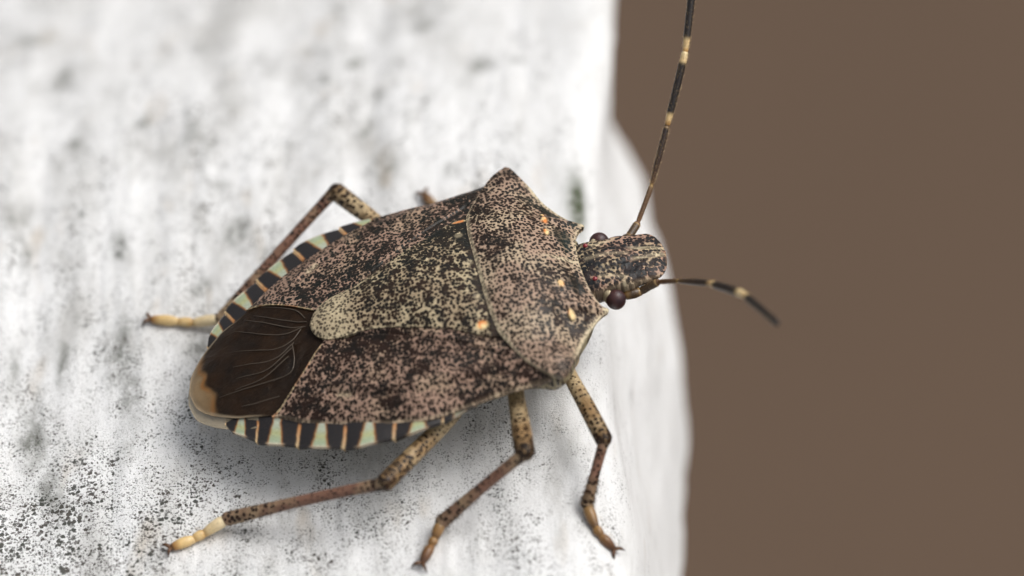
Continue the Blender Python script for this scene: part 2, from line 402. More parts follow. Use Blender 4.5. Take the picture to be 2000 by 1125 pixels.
# ------------------------------------------------------------------ the setting: soil far below, painted post top
CA, SA = math.cos(math.radians(10.1)), math.sin(math.radians(10.1))
def to_qp(x, y): return x*CA-y*SA, x*SA+y*CA           # q: out over the edge, p: along the edge (and grain)
def to_xy(q, p): return q*CA+p*SA, -q*SA+p*CA
LIP_P = [-30, -1.2, 1.8, 3.8, 4.9, 8, 11.2, 14.4, 16.8, 19.0, 21.7, 26, 70]
LIP_Q = [2.1, 2.66, 2.80, 2.95, 3.04, 3.24, 3.02, 2.70, 2.32, 1.72, 0.0, -3.5, -4.5]
def edge_q(p): return 2.2-0.55*ss(-6.5, 0.0, p)+0.52*ss(7, 15, p)-0.1*ss(15, 25, p)+0.08*vnoise(p*0.35, p*0+3.3, 5)+0.04*vnoise(p*1.7, p*0+1.3, 6)
def edge_r(p): return 2.4-1.2*ss(-6.5, 0.0, p)
def dip(p): return -0.024*np.clip(p-5, 0, 10)**2-0.48*np.maximum(p-15, 0)      # the top dips away behind the bug
def top_relief(q, p):
    return (0.20*vnoise(q*0.33, p*0.07, 1)+0.16*vnoise(q*0.9, p*0.10, 2)+0.07*vnoise(q*2.1, p*0.25, 3)+0.03*vnoise(q*4.6, p*0.9, 4)
            + dip(p))
def ground_z(x, y):
    q, p = to_qp(np.float64(x), np.float64(y)); qe, r = edge_q(p), edge_r(p)
    z = top_relief(q, p); s = qe-r
    if q > s: z -= r-math.sqrt(max(r*r-min(q-s, 0.97*r)**2, 0.0))
    return float(z)
# old dark stains in the paint: across, along, half-widths (mm)
STAINS = [(-10.0, 7.8, .25, .47), (-9.4, 5.9, .37, .96), (-9.2, 6.0, .22, .53), (-16.2, 7.3, .34, .96), (-16.0, 5.7, .25, .64), (-6.0, 14.5, .34, .55), (-5.2, 12.0, .25, .3),
    (-12.5, 11.8, .28, .38), (-15.4, 15.7, .4, .85), (-16.9, 18.9, .54, .43), (-13.3, 23.5, .54, .32), (-5.4, 10.2, .23, .64), (-1.9, 13.3, .46, .53), (-3.2, 17.9, .38, .38),
    (-10.5, 3.8, .22, .38), (-14.8, 1.4, .22, .85), (-13.0, 1.4, .46, 1.28), (-12.7, -0.5, .43, 1.28), (-15.7, -1.7, .46, 1.28), (-16.3, 1.2, .25, .85), (-10.9, 10.9, .31, 1.06),
    (-7.6, 15.8, .22, .55), (-3.8, 16.6, .31, .43), (-0.8, 13.4, .38, .32), (-14.6, 10.7, .25, .64), (-13.0, 5.7, .23, .74), (-15.1, -3.8, .46, 1.06),
    (-10.5, 1.2, .31, .55), (-2.8, 7.7, .34, .38), (-4.9, 8.0, .37, .64)]

def build_post():
    p = np.concatenate([np.linspace(-30, -12, 40, endpoint=False), np.linspace(-12, 22, 300, endpoint=False), np.linspace(22, 70, 60)])
    n = len(p); qe, r = edge_q(p), edge_r(p); s0 = qe-r
    rings = []
    qs = np.concatenate([np.linspace(-34, -20, 30, endpoint=False), np.linspace(-20, 0, 240, endpoint=False)])
    u = np.concatenate([(qs+34)/34*0.97, np.linspace(0.97, 1.0, 6, endpoint=False)])
    for k in range(len(qs)+6):
        uu = u[k]
        q = -34+(s0+34)*uu; rings.append((q, top_relief(q, p)))
    rel = rings[-1][1]
    for a in np.linspace(0, math.radians(80), 18):
        q = s0+r*math.sin(a); rings.append((q, dip(p)+(rel-dip(p))*(math.cos(a)**0.7)-(r-r*math.cos(a))))
    q1 = s0+r*math.sin(math.radians(80)); z1 = -(r-r*math.cos(math.radians(80)))
    lip = gi(p, LIP_P, LIP_Q)+0.16*vnoise(p*0.45, p*0+9.1, 8)+0.10*vnoise(p*1.1, p*0+4.1, 18)
    ztop = rings[-1][1]
    for t in np.linspace(0.02, 1, 60):
        z = ztop+(-13.0+np.minimum(0, -0.48*(p-26))*(p > 26)-ztop)*t
        q = q1+(lip-q1)*(1-(1-t)**2.2)-0.9*ss(6, 12, p)*math.sin(math.pi*min(t*1.1, 1))
        q = q+(0.22*vnoise(p*0.28, z*0.4, 9)+0.12*vnoise(p*0.8, z*1.1, 10)+0.05*vnoise(p*2.1, z*2.3, 11))*math.sin(math.pi*t)**0.7
        rings.append((q, z))
    rings.append((lip-0.15, rings[-1][1]-0.8)); rings.append((lip-0.7, rings[-1][1]-1.2)); rings.append((0*p-18, rings[-1][1]-8))
    rings.append((0*p-18, -802+0*p)); rings.append((0*p-34, -802+0*p)); rings.append((0*p-34, -50.0+0*p))
    Q = np.array([a for a, b in rings]); Z = np.array([b for a, b in rings]); Pm = np.repeat(p[None], len(rings), 0)
    x, y = to_xy(Q, Pm); V = np.stack([x, y, Z], -1).reshape(-1, 3)
    nr = len(rings)
    F = []
    for i in range(nr):
        i2 = (i+1) % nr
        for j in range(n-1): F.append((i*n+j, i2*n+j, i2*n+j+1, i*n+j+1))
    F.append(tuple(i*n for i in range(nr))[::-1]); F.append(tuple(i*n+n-1 for i in range(nr)))
    below = np.maximum(top_relief(Q, Pm)-Z, 0)*(Q > -1)
    co = np.stack([Q+below, Pm, 0*Z], -1).reshape(-1, 3)
    moss = np.exp(-((Pm-5.7)/1.3)**2-((Q+below-1.15)/0.42)**2)*1.2*(Q > -2)
    lit_clean = np.clip(0.55*ss(0.2, 4.0, below)+0.6*ss(-6.0, 1.5, Q+below-3.5*ss(-1.5, -5.0, Pm)+0.8*vnoise(Q*0.5, Pm*0.3, 93)), 0, 1)  # fewer specks towards edge and wall, plus their brighter light put into the colour
    stain = 0*Z
    for (a, b, ra, rb) in STAINS:
        wq = 0.35*vnoise(Q*1.9+a, Pm*1.1+b, 91); wp = 0.5*vnoise(Q*1.3+b, Pm*0.9+a, 92)
        stain = np.maximum(stain, np.exp(-((Q-a+wq)/ra)**2-((Pm-b+wp)/rb)**2)*(0.55+0.45*math.sin(a*7+b*3)**2))
    dirt = np.exp(-((Q+15)/4.5)**2-((Pm+6)/4.0)**2)
    reg = np.stack([np.clip(moss, 0, 1), lit_clean, np.clip(stain, 0, 1)], -1).reshape(-1, 3)
    reg2 = np.stack([np.clip(dirt, 0, 1), 0*Z, 0*Z], -1).reshape(-1, 3)
    o = mesh_obj('painted_post', V, F, M['paint'], None, co, reg=reg, reg2=reg2)
    o['label'] = 'weathered white painted wooden post top, speckled black, under the bug'; o['category'] = 'post'
    o['kind'] = 'structure'
    return o
post = build_post()

gx = np.linspace(-3000, 3000, 41); GX, GY = np.meshgrid(gx, gx, indexing='ij')
GZ = -800+18*fbm(GX*0.004, GY*0.004, 21)*(np.hypot(GX, GY) > 120)
GZ = np.minimum(GZ, -792)
g = mesh_obj('ground', np.stack([GX, GY, GZ], -1).reshape(-1, 3), grid_faces(41, 41), M['soil'])
g['kind'] = 'structure'; g['label'] = 'plain brown soil far below, out of focus'; g['category'] = 'ground'

# ------------------------------------------------------------------ the bug
bug = bpy.data.objects.new('stink_bug', None); col.objects.link(bug)
bug.empty_display_size = 0.002
bug['label'] = 'mottled brown stink bug with banded antennae standing on white painted wood'
bug['category'] = 'bug'

def wing_w(x): return gi(-x, [0.0, 0.6, 1.25, 2.2, 3.2, 4.05, 5.1, 6.2, 7.2, 7.9, 8.5, 9.4, 10.0, 10.5, 10.85],
                         [4.0, 4.05, 4.03, 4.02, 4.09, 4.12, 3.87, 3.48, 3.05, 2.65, 2.22, 1.88, 1.5, 0.85, 0.05])
def wing_z(x, y):
    zc = gi(-x, [0, 1.5, 3, 5, 6.5, 8.5, 10, 10.85], [4.1, 4.1, 4.05, 3.7, 3.32, 2.75, 2.1, 1.62])
    zm = gi(-x, [0, 2, 4, 6, 8, 8.6, 10, 10.85], [3.3, 3.06, 2.87, 2.66, 2.36, 2.25, 1.86, 1.58])
    return zm+(zc-zm)*np.clip(1-(np.abs(y)/np.maximum(wing_w(x), 0.3))**2.1, 0, 1)

# ---- belly and abdomen core
def build_abdomen():
    xs = np.linspace(1.5, -10.2, 90); th = np.linspace(0, 2*math.pi, 64, endpoint=False)
    wx = gi(-xs, [-1.5, -1.0, -0.3, 1, 3, 5, 6.3, 7.8, 9, 9.9, 10.2], [0.9, 1.7, 2.9, 3.3, 3.5, 3.7, 3.6, 3.0, 2.3, 1.4, 0.4])
    zm = gi(-xs, [-1.5, 0, 2, 4, 6, 8, 9, 10.2], [2.7, 2.8, 2.72, 2.55, 2.38, 2.05, 1.82, 1.62])
    dep = gi(-xs, [-1.5, 0, 2, 5, 8, 10.2], [0.9, 1.7, 1.85, 1.75, 1.1, 0.25])
    c, s = np.cos(th), np.sin(th)
    Y = wx[:, None]*c; Z = zm[:, None]+np.where(s > 0, s*0.22, np.sign(s)*np.abs(s)**0.8*dep[:, None])
    V = np.stack([np.repeat(xs[:, None], 64, 1), Y, Z], -1).reshape(-1, 3)
    F = grid_faces(90, 64, wrap=True)+[tuple(range(64))[::-1], tuple(89*64+j for j in range(64))]
    n = len(V); reg = np.tile([0.3, 0, 0], (n, 1)); reg2 = np.zeros((n, 3))
    return mesh_obj('abdomen', V, [f[::-1] for f in F], M['belly'], bug, reg=reg, reg2=reg2)
abdomen = build_abdomen()

# ---- connexivum: banded rim segments
def rim_y(x): return gi(-x, [2.6, 3.4, 4.2, 5.2, 6.3, 7.1, 7.8, 8.5, 9.0, 9.5, 9.95, 10.15], [3.86, 4.08, 4.26, 4.30, 4.18, 3.87, 3.50, 3.10, 2.78, 2.36, 1.92, 1.55])
def rim_z(x): return gi(-x, [2.6, 4, 6, 8, 9, 10.15], [2.70, 2.62, 2.44, 2.13, 1.95, 1.72])
seg_x = [-2.65, -3.75, -5.15, -6.55, -7.85, -9.02, -9.98]
def build_rim(side, k):
    xa, xb = seg_x[k], seg_x[k+1]; nu, nv = 56, 18
    u = np.linspace(0, 1, nu)[:, None]; v = np.linspace(0, 1, nv)[None, :]
    x = xa+(xb-xa)*u+0*v
    yo = rim_y(np.clip(x-0.20, -10.15, 0))+0.07*(u-0.35); yi = np.minimum(wing_w(x), rim_y(x))-0.55
    bend = gi(v, [0, 0.45, 1], [0, 0.42, 1])
    y = yi+(yo-yi)*bend
    x = x-0.34*(y-yi-0.45)
    zo = rim_z(x); zi = np.minimum(wing_z(x, yi), zo+0.42)-0.16
    z = zi+(zo-zi)*v**1.3+0.05*np.sin(math.pi*u)*v
    z = z-0.012*k
    # each segment: black, pale green trapezoid in the middle, black, orange line at the joints
    black = np.array([0.011, 0.011, 0.013]); pale = np.array([0.48, 0.52, 0.42]); green = np.array([0.33, 0.42, 0.26]); yel = np.array([0.50, 0.48, 0.17])
    orange = np.array([0.72, 0.26, 0.05]); cream = np.array([0.75, 0.55, 0.30])
    vv = np.clip((v-0.45)/0.55, 0, 1)+0*u
    jag = 0.025*fbm(vv*7+k*3, u*9+side*5, 31)
    half = 0.062+0.085*vv+jag
    dm = np.abs(u-0.52)
    mp = 1-ss(0, 0.035, dm-half)
    c = black+0*x[..., None]
    body = pale*(1-vv[..., None])+green*vv[..., None]
    band = np.exp(-((vv-0.55)/0.14)**2)[..., None]*0.55
    body = body*(1-band)+yel*band
    body = body*(1-ss(0.86, 0.97, vv)[..., None])+np.array([0.56, 0.58, 0.49])*ss(0.86, 0.97, vv)[..., None]
    rim = np.exp(-((dm-half-0.02)/0.022)**2)[..., None]*0.7
    c = c*(1-mp[..., None])+body*mp[..., None]
    c = c*(1-rim)+orange*0.55*rim
    jd = np.minimum(u, 1-u)+0*v
    jo = (1-ss(0.015, 0.05, jd+jag*0.8))*ss(0.02, 0.2, vv)*0.85
    jc = orange*(1-vv[..., None])+cream*vv[..., None]
    c = c*(1-jo[..., None])+jc*jo[..., None]
    edge = ss(0.93, 0.99, vv)[..., None]*ss(0.0, 0.1, half+0.12-dm)[..., None]*0.6
    c = c*(1-edge)+np.array([0.55, 0.42, 0.28])*edge
    return plate('connexivum_segment', x, side*y, z, 0.14, M['tint'], abdomen, flip=side < 0, attrs={'tint': c}, inset=0.04)
for side in (1, -1):
    for k in range(6): build_rim(side, k)

# ---- forewings: leathery corium and dark membrane
INN = [(-1.15, 2.6), (-1.7, 2.05), (-2.7, 1.55), (-4.0, 1.05), (-5.4, 0.62), (-6.35, 0.52), (-6.75, 0.72), (-7.3, 1.22), (-7.9, 1.74), (-8.42, 2.12)]
OUTX = [-0.45, -1.2, -2.3, -3.6, -5.0, -6.1, -6.8, -7.5, -8.1, -8.6]
def build_forewing(side):
    nu, nv = 150, 70
    I, _ = catmull([(a, b, 0) for a, b in INN], 16)
    ii = np.linspace(0, len(I)-1, nu); ix = np.interp(ii, np.arange(len(I)), I[:, 0]); iy = np.interp(ii, np.arange(len(I)), I[:, 1])
    ox = gi(np.linspace(0, 1, nu), np.linspace(0, 1, len(OUTX)), OUTX); oy = wing_w(ox)
    v = np.linspace(0, 1, nv)[None]
    X = ix[:, None]+(ox-ix)[:, None]*v; Y = iy[:, None]+(oy-iy)[:, None]*v
    # rounded apical corner
    t = ss(0.93, 1.0, np.linspace(0, 1, nu))[:, None]
    X = X+0.10*t*(1-(2*v-1)**2)*-1
    Z = wing_z(X, Y)
    # claval suture and the raised costal fold
    cl = dist_seg(X, Y, [(-1.5, 3.05), (-3.2, 2.1), (-5.1, 1.05), (-6.0, 0.8)])
    Z = Z-0.06*np.exp(-(cl/0.045)**2)+0.025*np.exp(-((cl-0.1)/0.06)**2)
    cf = dist_seg(X, Y, [(-0.6, 3.5), (-2.4, 3.45), (-4.4, 3.3), (-6.0, 2.75), (-6.9, 2.25)])
    Z = Z-0.05*np.exp(-(cf/0.06)**2)+0.05*np.exp(-((cf-0.2)/0.14)**2)
    Z = Z+0.05*fbm(X*1.1, Y*1.1+side*9, 41, 3)-0.10*ss(0.95, 1, v)
    sut = dist_seg(X, Y, [(-6.75, 0.72), (-7.3, 1.22), (-7.9, 1.74), (-8.42, 2.12), (-8.66, 2.2)])
    edge = np.minimum(sut, np.abs(Y-wing_w(X))*1.2)
    dens = 0.68+0.30*fbm(X*0.8, Y*0.8+side*4, 43, 3)-0.10*ss(2.6, 3.6, Y)+0.10*ss(-4.5, -1.5, X)
    dens = dens-0.10*ss(-6.6, -8.0, X)
    pale = (1-ss(0.02, 0.06, sut))*0.55
    pale = np.maximum(pale, 0.35*(1-ss(0.03, 0.10, np.abs(Y-wing_w(X)))))
    pale = np.maximum(pale, 0.6*np.exp(-(dist_seg(X, Y, [(-6.3, 2.62), (-6.55, 2.5)])/0.10)**2))
    orange = 0.5*(1-ss(0.015, 0.045, sut))
    black = 0.9*np.exp(-(cl/0.02)**2)
    pink = 0.55+0*X+0.35*ss(-4.5, -8, X)
    reg = np.stack([np.clip(dens, 0, 1), orange, pale], -1); reg2 = np.stack([black, 0.35+0*X if side > 0 else 0.05+0*X, pink], -1)
    o = plate('forewing', X, side*Y, Z, 0.09, M['wing'], bug, flip=side < 0, attrs={'reg': reg, 'reg2': reg2})
    return o
wing_far, wing_near = build_forewing(1), build_forewing(-1)
wing_far['label'] = 'far forewing, pinkish brown and dotted'; wing_near['label'] = 'near forewing, pinkish brown and dotted'

def memb_z(x, y): return wing_z(x, y)-0.07
def build_membrane(parent, dz, grow, shift):
    nu, nv = 120, 90
    u = np.linspace(0, 1, nu)[:, None]; v = np.linspace(-1, 1, nv)[None]
    xfront = gi(np.abs(v), [0, 0.12, 0.35, 0.6, 0.85, 1.0], [-6.3, -6.3, -6.7, -7.3, -7.9, -8.35])
    wmax = 2.16+grow*0.3
    Y0 = v*wmax
    xback = gi(np.abs(v), [0, 0.25, 0.5, 0.75, 0.9, 1.0], [-10.85-grow, -10.74-grow, -10.36-grow, -9.68-grow*.8, -9.0-grow*.5, -8.45])
    X = xfront+(xback-xfront)*u; Y = Y0+shift*u**2+0*X
    Z = memb_z(X, np.clip(Y/1.03, -2.3, 2.3))+dz
    vein = np.full(X.shape, 9.0)
    crease = dist_seg(X, Y, [(-7.55, -0.2), (-7.62, -0.75), (-7.85, -1.15), (-8.4, -1.25)])
    Z = Z-0.03*np.exp(-(crease/0.09)**2)+0.03*fbm(X*1.4, Y*2.2, 51+int(grow*100), 3)
    fan = np.arctan2(Y-0.25, -(X+6.4)); rr_ = np.hypot(Y-0.25, X+6.4)
    Z = Z+0.016*np.sin(fan*17+1.2*fbm(X*1.1, Y*1.1, 58, 2))*ss(0.5, 1.2, rr_)*(1-ss(3.4, 4.2, rr_))+0.010*fbm(X*6, Y*6, 59, 2)
    hollow = np.exp(-((X+7.3)/0.5)**2-((Y+0.75)/0.55)**2); Z = Z-0.06*hollow
    e = np.minimum((X-xback), 9)
    tail = 1-ss(0.36, 0.80, (X+10.85+grow)*1.0+0.35*fbm(Y*1.7, X*1.7, 53, 2)+np.abs(Y)*0.12+0.25*(Y < -0.9)*0)
    tail = tail*ss(-8.9, -9.6, X)
    dark = np.array([0.005, 0.0033, 0.0026]); tan = np.array([0.40, 0.27, 0.14]); amber = np.array([0.30, 0.12, 0.025])
    am = np.exp(-((tail-0.45)/0.28)**2)[..., None]*(0.65+0.7*fbm(X*2.2, Y*2.2, 57, 2))[..., None]
    c = dark*(1-tail[..., None])+tan*tail[..., None]; c = c*(1-np.clip(am, 0, 1)*0.8)+amber*np.clip(am, 0, 1)*0.8
    rimb = (1-ss(0.03, 0.16, e))*ss(-8.6, -9.4, X)
    c = c*(1-0.6*rimb[..., None])+np.array([0.42, 0.33, 0.22])*0.6*rimb[..., None]
    al = 1-0.42*ss(0.5, 1.0, tail)
    if grow > 0: al = np.minimum(al, 0.5); c = c*0+np.array([0.45, 0.38, 0.27])
    tint = np.concatenate([c, al[..., None]], -1)
    return plate('membrane', X, Y, Z, 0.025, M['membrane'], parent, flip=False, attrs={'tint': tint}, inset=0.005)
build_membrane(wing_near, -0.09, 0.10, -0.28)
mem = build_membrane(wing_far, 0.0, 0.0, 0.0)
VEINS = [[(-7.0, 0.56), (-7.2, 1.0), (-7.6, 1.39), (-8.17, 1.9)], [(-6.98, 0.39), (-7.37, 0.62), (-7.93, 1.12), (-8.45, 1.7)],
         [(-7.05, 0.22), (-7.57, 0.49), (-8.28, 1.2), (-8.75, 1.72)], [(-7.12, 0.25), (-7.71, 0.26), (-8.37, 0.69), (-9.14, 1.45)],
         [(-7.2, 0.19), (-7.56, -0.1), (-8.16, -0.1), (-9.25, 0.55)], [(-7.5, -0.2), (-8.23, -0.45), (-9.4, 0.0)],
         [(-7.6, -0.35), (-8.45, -0.69), (-9.4, -0.45)], [(-7.55, -0.25), (-7.6, -0.8), (-7.81, -1.16), (-8.36, -1.16)],
         [(-8.09, -1.18), (-8.99, -0.99), (-10.0, -0.74)], [(-8.28, -1.7), (-9.03, -1.53), (-9.43, -1.4)], [(-7.75, -0.6), (-8.6, -0.9), (-9.5, -0.8)]]
def build_vein(pts):
    P, _ = catmull([(a, b, 0) for a, b in pts], 8)
    P[:, 2] = memb_z(P[:, 0], P[:, 1]/1.03)+0.016+0.03*fbm(P[:, 0]*1.4, P[:, 1]*2.2, 51, 3)
    n = len(P); tube('vein', P, [0.014, 0.016, 0.015, 0.012, 0.006], M['vein'], wing_far, nseg=6, per=2, org=(0, 0, 0))
for v in VEINS: build_vein(v)

# ---- scutellum
def build_scutellum():
    nu, nv = 170, 110
    xs = -1.45-5.47*np.linspace(0, 1, nu)**0.98
    hw = gi(-xs, [1.4, 1.75, 2.7, 3.5, 4.2, 4.8, 5.4, 6.0, 6.45, 6.72, 6.86, 6.925], [2.50, 2.45, 1.98, 1.62, 1.32, 1.06, 0.88, 0.82, 0.70, 0.48, 0.27, 0.03])
    v = np.linspace(-1, 1, nv)[None]; X = xs[:, None]+0*v; Y = hw[:, None]*v
    zc = gi(-xs, [1.4, 2.2, 3.2, 4.4, 5.4, 6.3, 6.925], [4.12, 4.24, 4.22, 4.02, 3.80, 3.58, 3.36])[:, None]
    ze = np.maximum(wing_z(X, hw[:, None]+0*v), wing_z(X, Y)*0)+0.05
    Z = ze+(zc-ze)*np.clip(1-np.abs(v)**2.3, 0, 1)
    Z = Z+0.035*fbm(X*1.3, Y*1.3, 61, 3)+0.05*np.exp(-(Y/0.12)**2)*ss(-2, -3, X)*0.5
    dens = 0.66+0.24*fbm(X*0.9, Y*0.9, 63, 3)
    tip = ss(-5.35, -6.0, X)
    dens = dens*(1-tip)+(0.36+0.4*fbm(X*2, Y*2, 64, 2))*tip
    dens = dens+0.12*np.exp(-((X+3.0)/0.8)**2-((Y-0.4)/0.8)**2)
    dens = dens+0.20*(1-ss(0.10, 0.40, -1.72-X))
    ed = (1-np.abs(v))*hw[:, None]
    orange = np.maximum(blob(X, Y, -2.02, -2.02, 0.24, 0.17), blob(X, Y, -1.86, 2.22, 0.28, 0.09)*0.9)
    pale = np.maximum(0.28*tip, 0.4*(1-ss(0.03, 0.08, ed))*ss(-4.0, -5.0, X))
    pale = np.maximum(pale, 0.5*np.maximum(blob(X, Y, -1.95, -1.1, 0.14), np.maximum(blob(X, Y, -1.9, 0.25, 0.13), blob(X, Y, -2.0, 1.5, 0.16))))
    pale = np.maximum(pale, orange*0.4)
    black = np.maximum(0.9*(1-ss(0.02, 0.07, ed))*ss(-5.2, -4.2, X)*0.5, 0.9*np.maximum(blob(X, Y, -1.86, -0.55, 0.16, 0.34), blob(X, Y, -1.84, 0.95, 0.13, 0.3)))
    black = np.maximum(black, 0.95*blob(X, Y, -1.72, -2.22, 0.2, 0.2)*(1-orange))
    black = np.maximum(black, 0.95*(1-ss(0.05, 0.09, -1.70-X+0.10*(np.abs(Y)/2.4)**4*-1)))
    pink = 0.1+0*X
    reg = np.stack([np.clip(dens, 0, 1), orange, pale], -1); reg2 = np.stack([black, 0.15+0.3*ss(0, 1.5, Y), pink], -1)
    o = plate('scutellum', X, Y, Z, 0.10, M['scut'], bug, flip=False, attrs={'reg': reg, 'reg2': reg2})
    o['label'] = 'triangular shield on the back with a pale cream tip'
    return o
build_scutellum()

# ---- pronotum
def build_pronotum():
    nv, nu = 240, 90
    s = np.linspace(-1, 1, nv); y = np.sign(s)*(1-(1-np.abs(s))**1.25)*4.3
    ay = np.abs(y)
    xf = gi(ay, [0, 0.8, 1.3, 1.58, 1.72, 1.80, 1.88, 2.15, 2.5, 2.93, 3.4, 3.8, 4.1, 4.24, 4.3], [1.27, 1.33, 1.46, 1.60, 1.76, 1.74, 1.55, 1.28, 1.0, 0.72, 0.50, 0.27, 0.12, 0.03, -0.10])
    xr = gi(ay, [0, 1.2, 2.3, 2.7, 3.35, 4.0, 4.2, 4.3], [-1.74, -1.74, -1.63, -1.46, -1.10, -0.56, -0.30, -0.10])
    zf = gi(ay, [0, 0.9, 1.4, 1.75, 2.0, 2.5, 3.4, 4.0, 4.3], [3.34, 3.26, 3.08, 2.96, 2.93, 2.98, 3.17, 3.34, 3.42])
    zr = gi(ay, [0, 1.2, 2.4, 3.35, 4.0, 4.3], [4.27, 4.20, 3.90, 3.60, 3.48, 3.42])
    u = np.linspace(0, 1, nu)[:, None]
    X = xf+(xr-xf)*u; Y = y[None]+0*u
    Z = zf+(zr-zf)*gi(u, [0, 0.12, 0.4, 0.7, 0.9, 1.0], [0, 0.22, 0.66, 0.93, 1.0, 1.0])
    Z = Z+0.20*np.sin(math.pi*np.clip(u, 0, 1))**0.9*(1-(ay/4.3)**2)
    # collar, calli, shoulder knobs, rear lip
    Z = Z+0.16*np.exp(-((X+0.05)/0.6)**2-((np.abs(Y)-3.6)/0.55)**2)
    Z = Z-0.07*np.exp(-((X-1.02)/0.10)**2)*(1-ss(1.2, 1.7, ay))
    Z = Z+0.06*np.exp(-((X-0.85)/0.28)**2-((np.abs(Y)-0.95)/0.5)**2)
    Z = Z-0.10*np.exp(-((X-0.35)/0.25)**2-((np.abs(Y)-1.9)/0.8)**2)
    Z = Z-0.05*ss(0.965, 1.0, u)+0.045*fbm(X*1.2, Y*1.2, 71, 3)*np.sin(math.pi*u)
    lat = ss(1.9, 2.1, ay)
    edge_f = (xf[None]-X)
    Z = Z+0.04*np.exp(-(edge_f/0.10)**2)*lat
    dens = 0.62+0.26*fbm(X*0.9, Y*0.9, 73, 3)+0.10*ss(0.2, 1.0, X)
    mid = np.exp(-(Y/0.22)**2); dens = dens-0.28*mid*ss(-1.8, -0.2, X)*1.0
    dens = dens+0.10*np.exp(-((X-0.4)/0.5)**2-((np.abs(Y)-2.3)/0.6)**2)
    dens = np.where(u < 0.05, dens*0.4, dens)
    calli = np.maximum(blob(X, Y, 0.98, 0.98, 0.30, 0.50), blob(X, Y, 0.98, -0.98, 0.30, 0.50))
    latd = np.exp(-((edge_f-0.26)/0.14)**2)*ss(1.7, 2.2, ay)*(1-ss(2.5, 2.8, ay))
    sh = np.exp(-((X-0.0)/0.18)**2-((np.abs(Y)-4.0)/0.26)**2)
    black = np.clip(0.78*calli+0.75*sh+0.3*latd, 0, 0.96)
    orange = 0*X
    for (a, b, r1, r2) in [(0.60, 1.62, .12, .19), (0.55, 1.05, .10, .20), (0.55, -1.05, .12, .15), (0.62, -2.05, .12, .20), (0.60, 2.05, .09, .10)]:
        orange = np.maximum(orange, blob(X, Y, a, b, r1, r2))
    Z = Z+0.035*orange
    pale = np.maximum(0.9*np.exp(-(edge_f/0.12)**2)*ss(1.7, 2.0, ay)*(1-ss(3.3, 3.8, ay)), 0.5*np.exp(-(edge_f/0.06)**2)*(1-ss(1.4, 1.8, ay)))
    pale = np.maximum(pale, 0.75*np.exp(-((X-0.85)/0.55)**2-(Y/0.06)**2))
    pale = np.maximum(pale, 0.9*blob(X, np.abs(Y), 1.68, 1.76, 0.12, 0.12))
    pale = np.maximum(pale, 0.6*ss(0.955, 0.975, u)*(1-0.0*u)+0*X)
    pale = np.maximum(pale, orange*0.3)
    pink = 0.35+0.5*ss(2.4, 3.8, ay)+0*X
    green = 0.75*np.exp(-((edge_f-0.25)/0.25)**2)*(1-ss(2.8, 3.4, ay))*(Y > 0)+0.25*calli+0.1
    reg = np.stack([np.clip(dens+0.25*latd, 0, 1), orange, pale], -1); reg2 = np.stack([black, np.clip(green, 0, 1), pink], -1)
    o = plate('pronotum', X, Y, Z, 0.14, M['cut'], bug, flip=True, attrs={'reg': reg, 'reg2': reg2}, inset=0.05)
    o['label'] = 'broad pointed-shouldered collar plate with orange spots'
    # underside flank of the thorax, closing the collar plate down to the belly
    return o
build_pronotum()
def build_thorax():
    nu, nv = 40, 64
    xs = np.linspace(1.45, -1.3, nu)
    th = np.linspace(0, 2*math.pi, nv, endpoint=False)
    w_ = gi(-xs, [-1.45, -1.1, -0.6, -0.1, 0.3, 0.8, 1.3], [1.35, 2.1, 2.75, 3.6, 3.85, 3.6, 3.4])
    zt = gi(-xs, [-1.45, -0.6, 0.1, 1.3], [2.72, 2.85, 3.08, 2.95]); zb = gi(-xs, [-1.45, -0.6, 0.2, 1.3], [1.85, 1.2, 0.95, 0.9])
    c, s_ = np.cos(th), np.sin(th)
    Y = w_[:, None]*np.sign(c)*np.abs(c)**0.85; Z = zt[:, None]+np.where(s_ > 0, 0.16*s_, (zt-zb)[:, None]*np.sign(s_)*np.abs(s_)**0.9)
    V = np.stack([np.repeat(xs[:, None], nv, 1), Y, Z], -1).reshape(-1, 3)
    F = grid_faces(nu, nv, wrap=True)+[tuple(range(nv))[::-1], tuple((nu-1)*nv+j for j in range(nv))]
    n = len(V)
    return mesh_obj('thorax', V, [f[::-1] for f in F], M['belly'], bug, reg=np.tile([0.4, 0, 0], (n, 1)), reg2=np.zeros((n, 3)))
build_thorax()

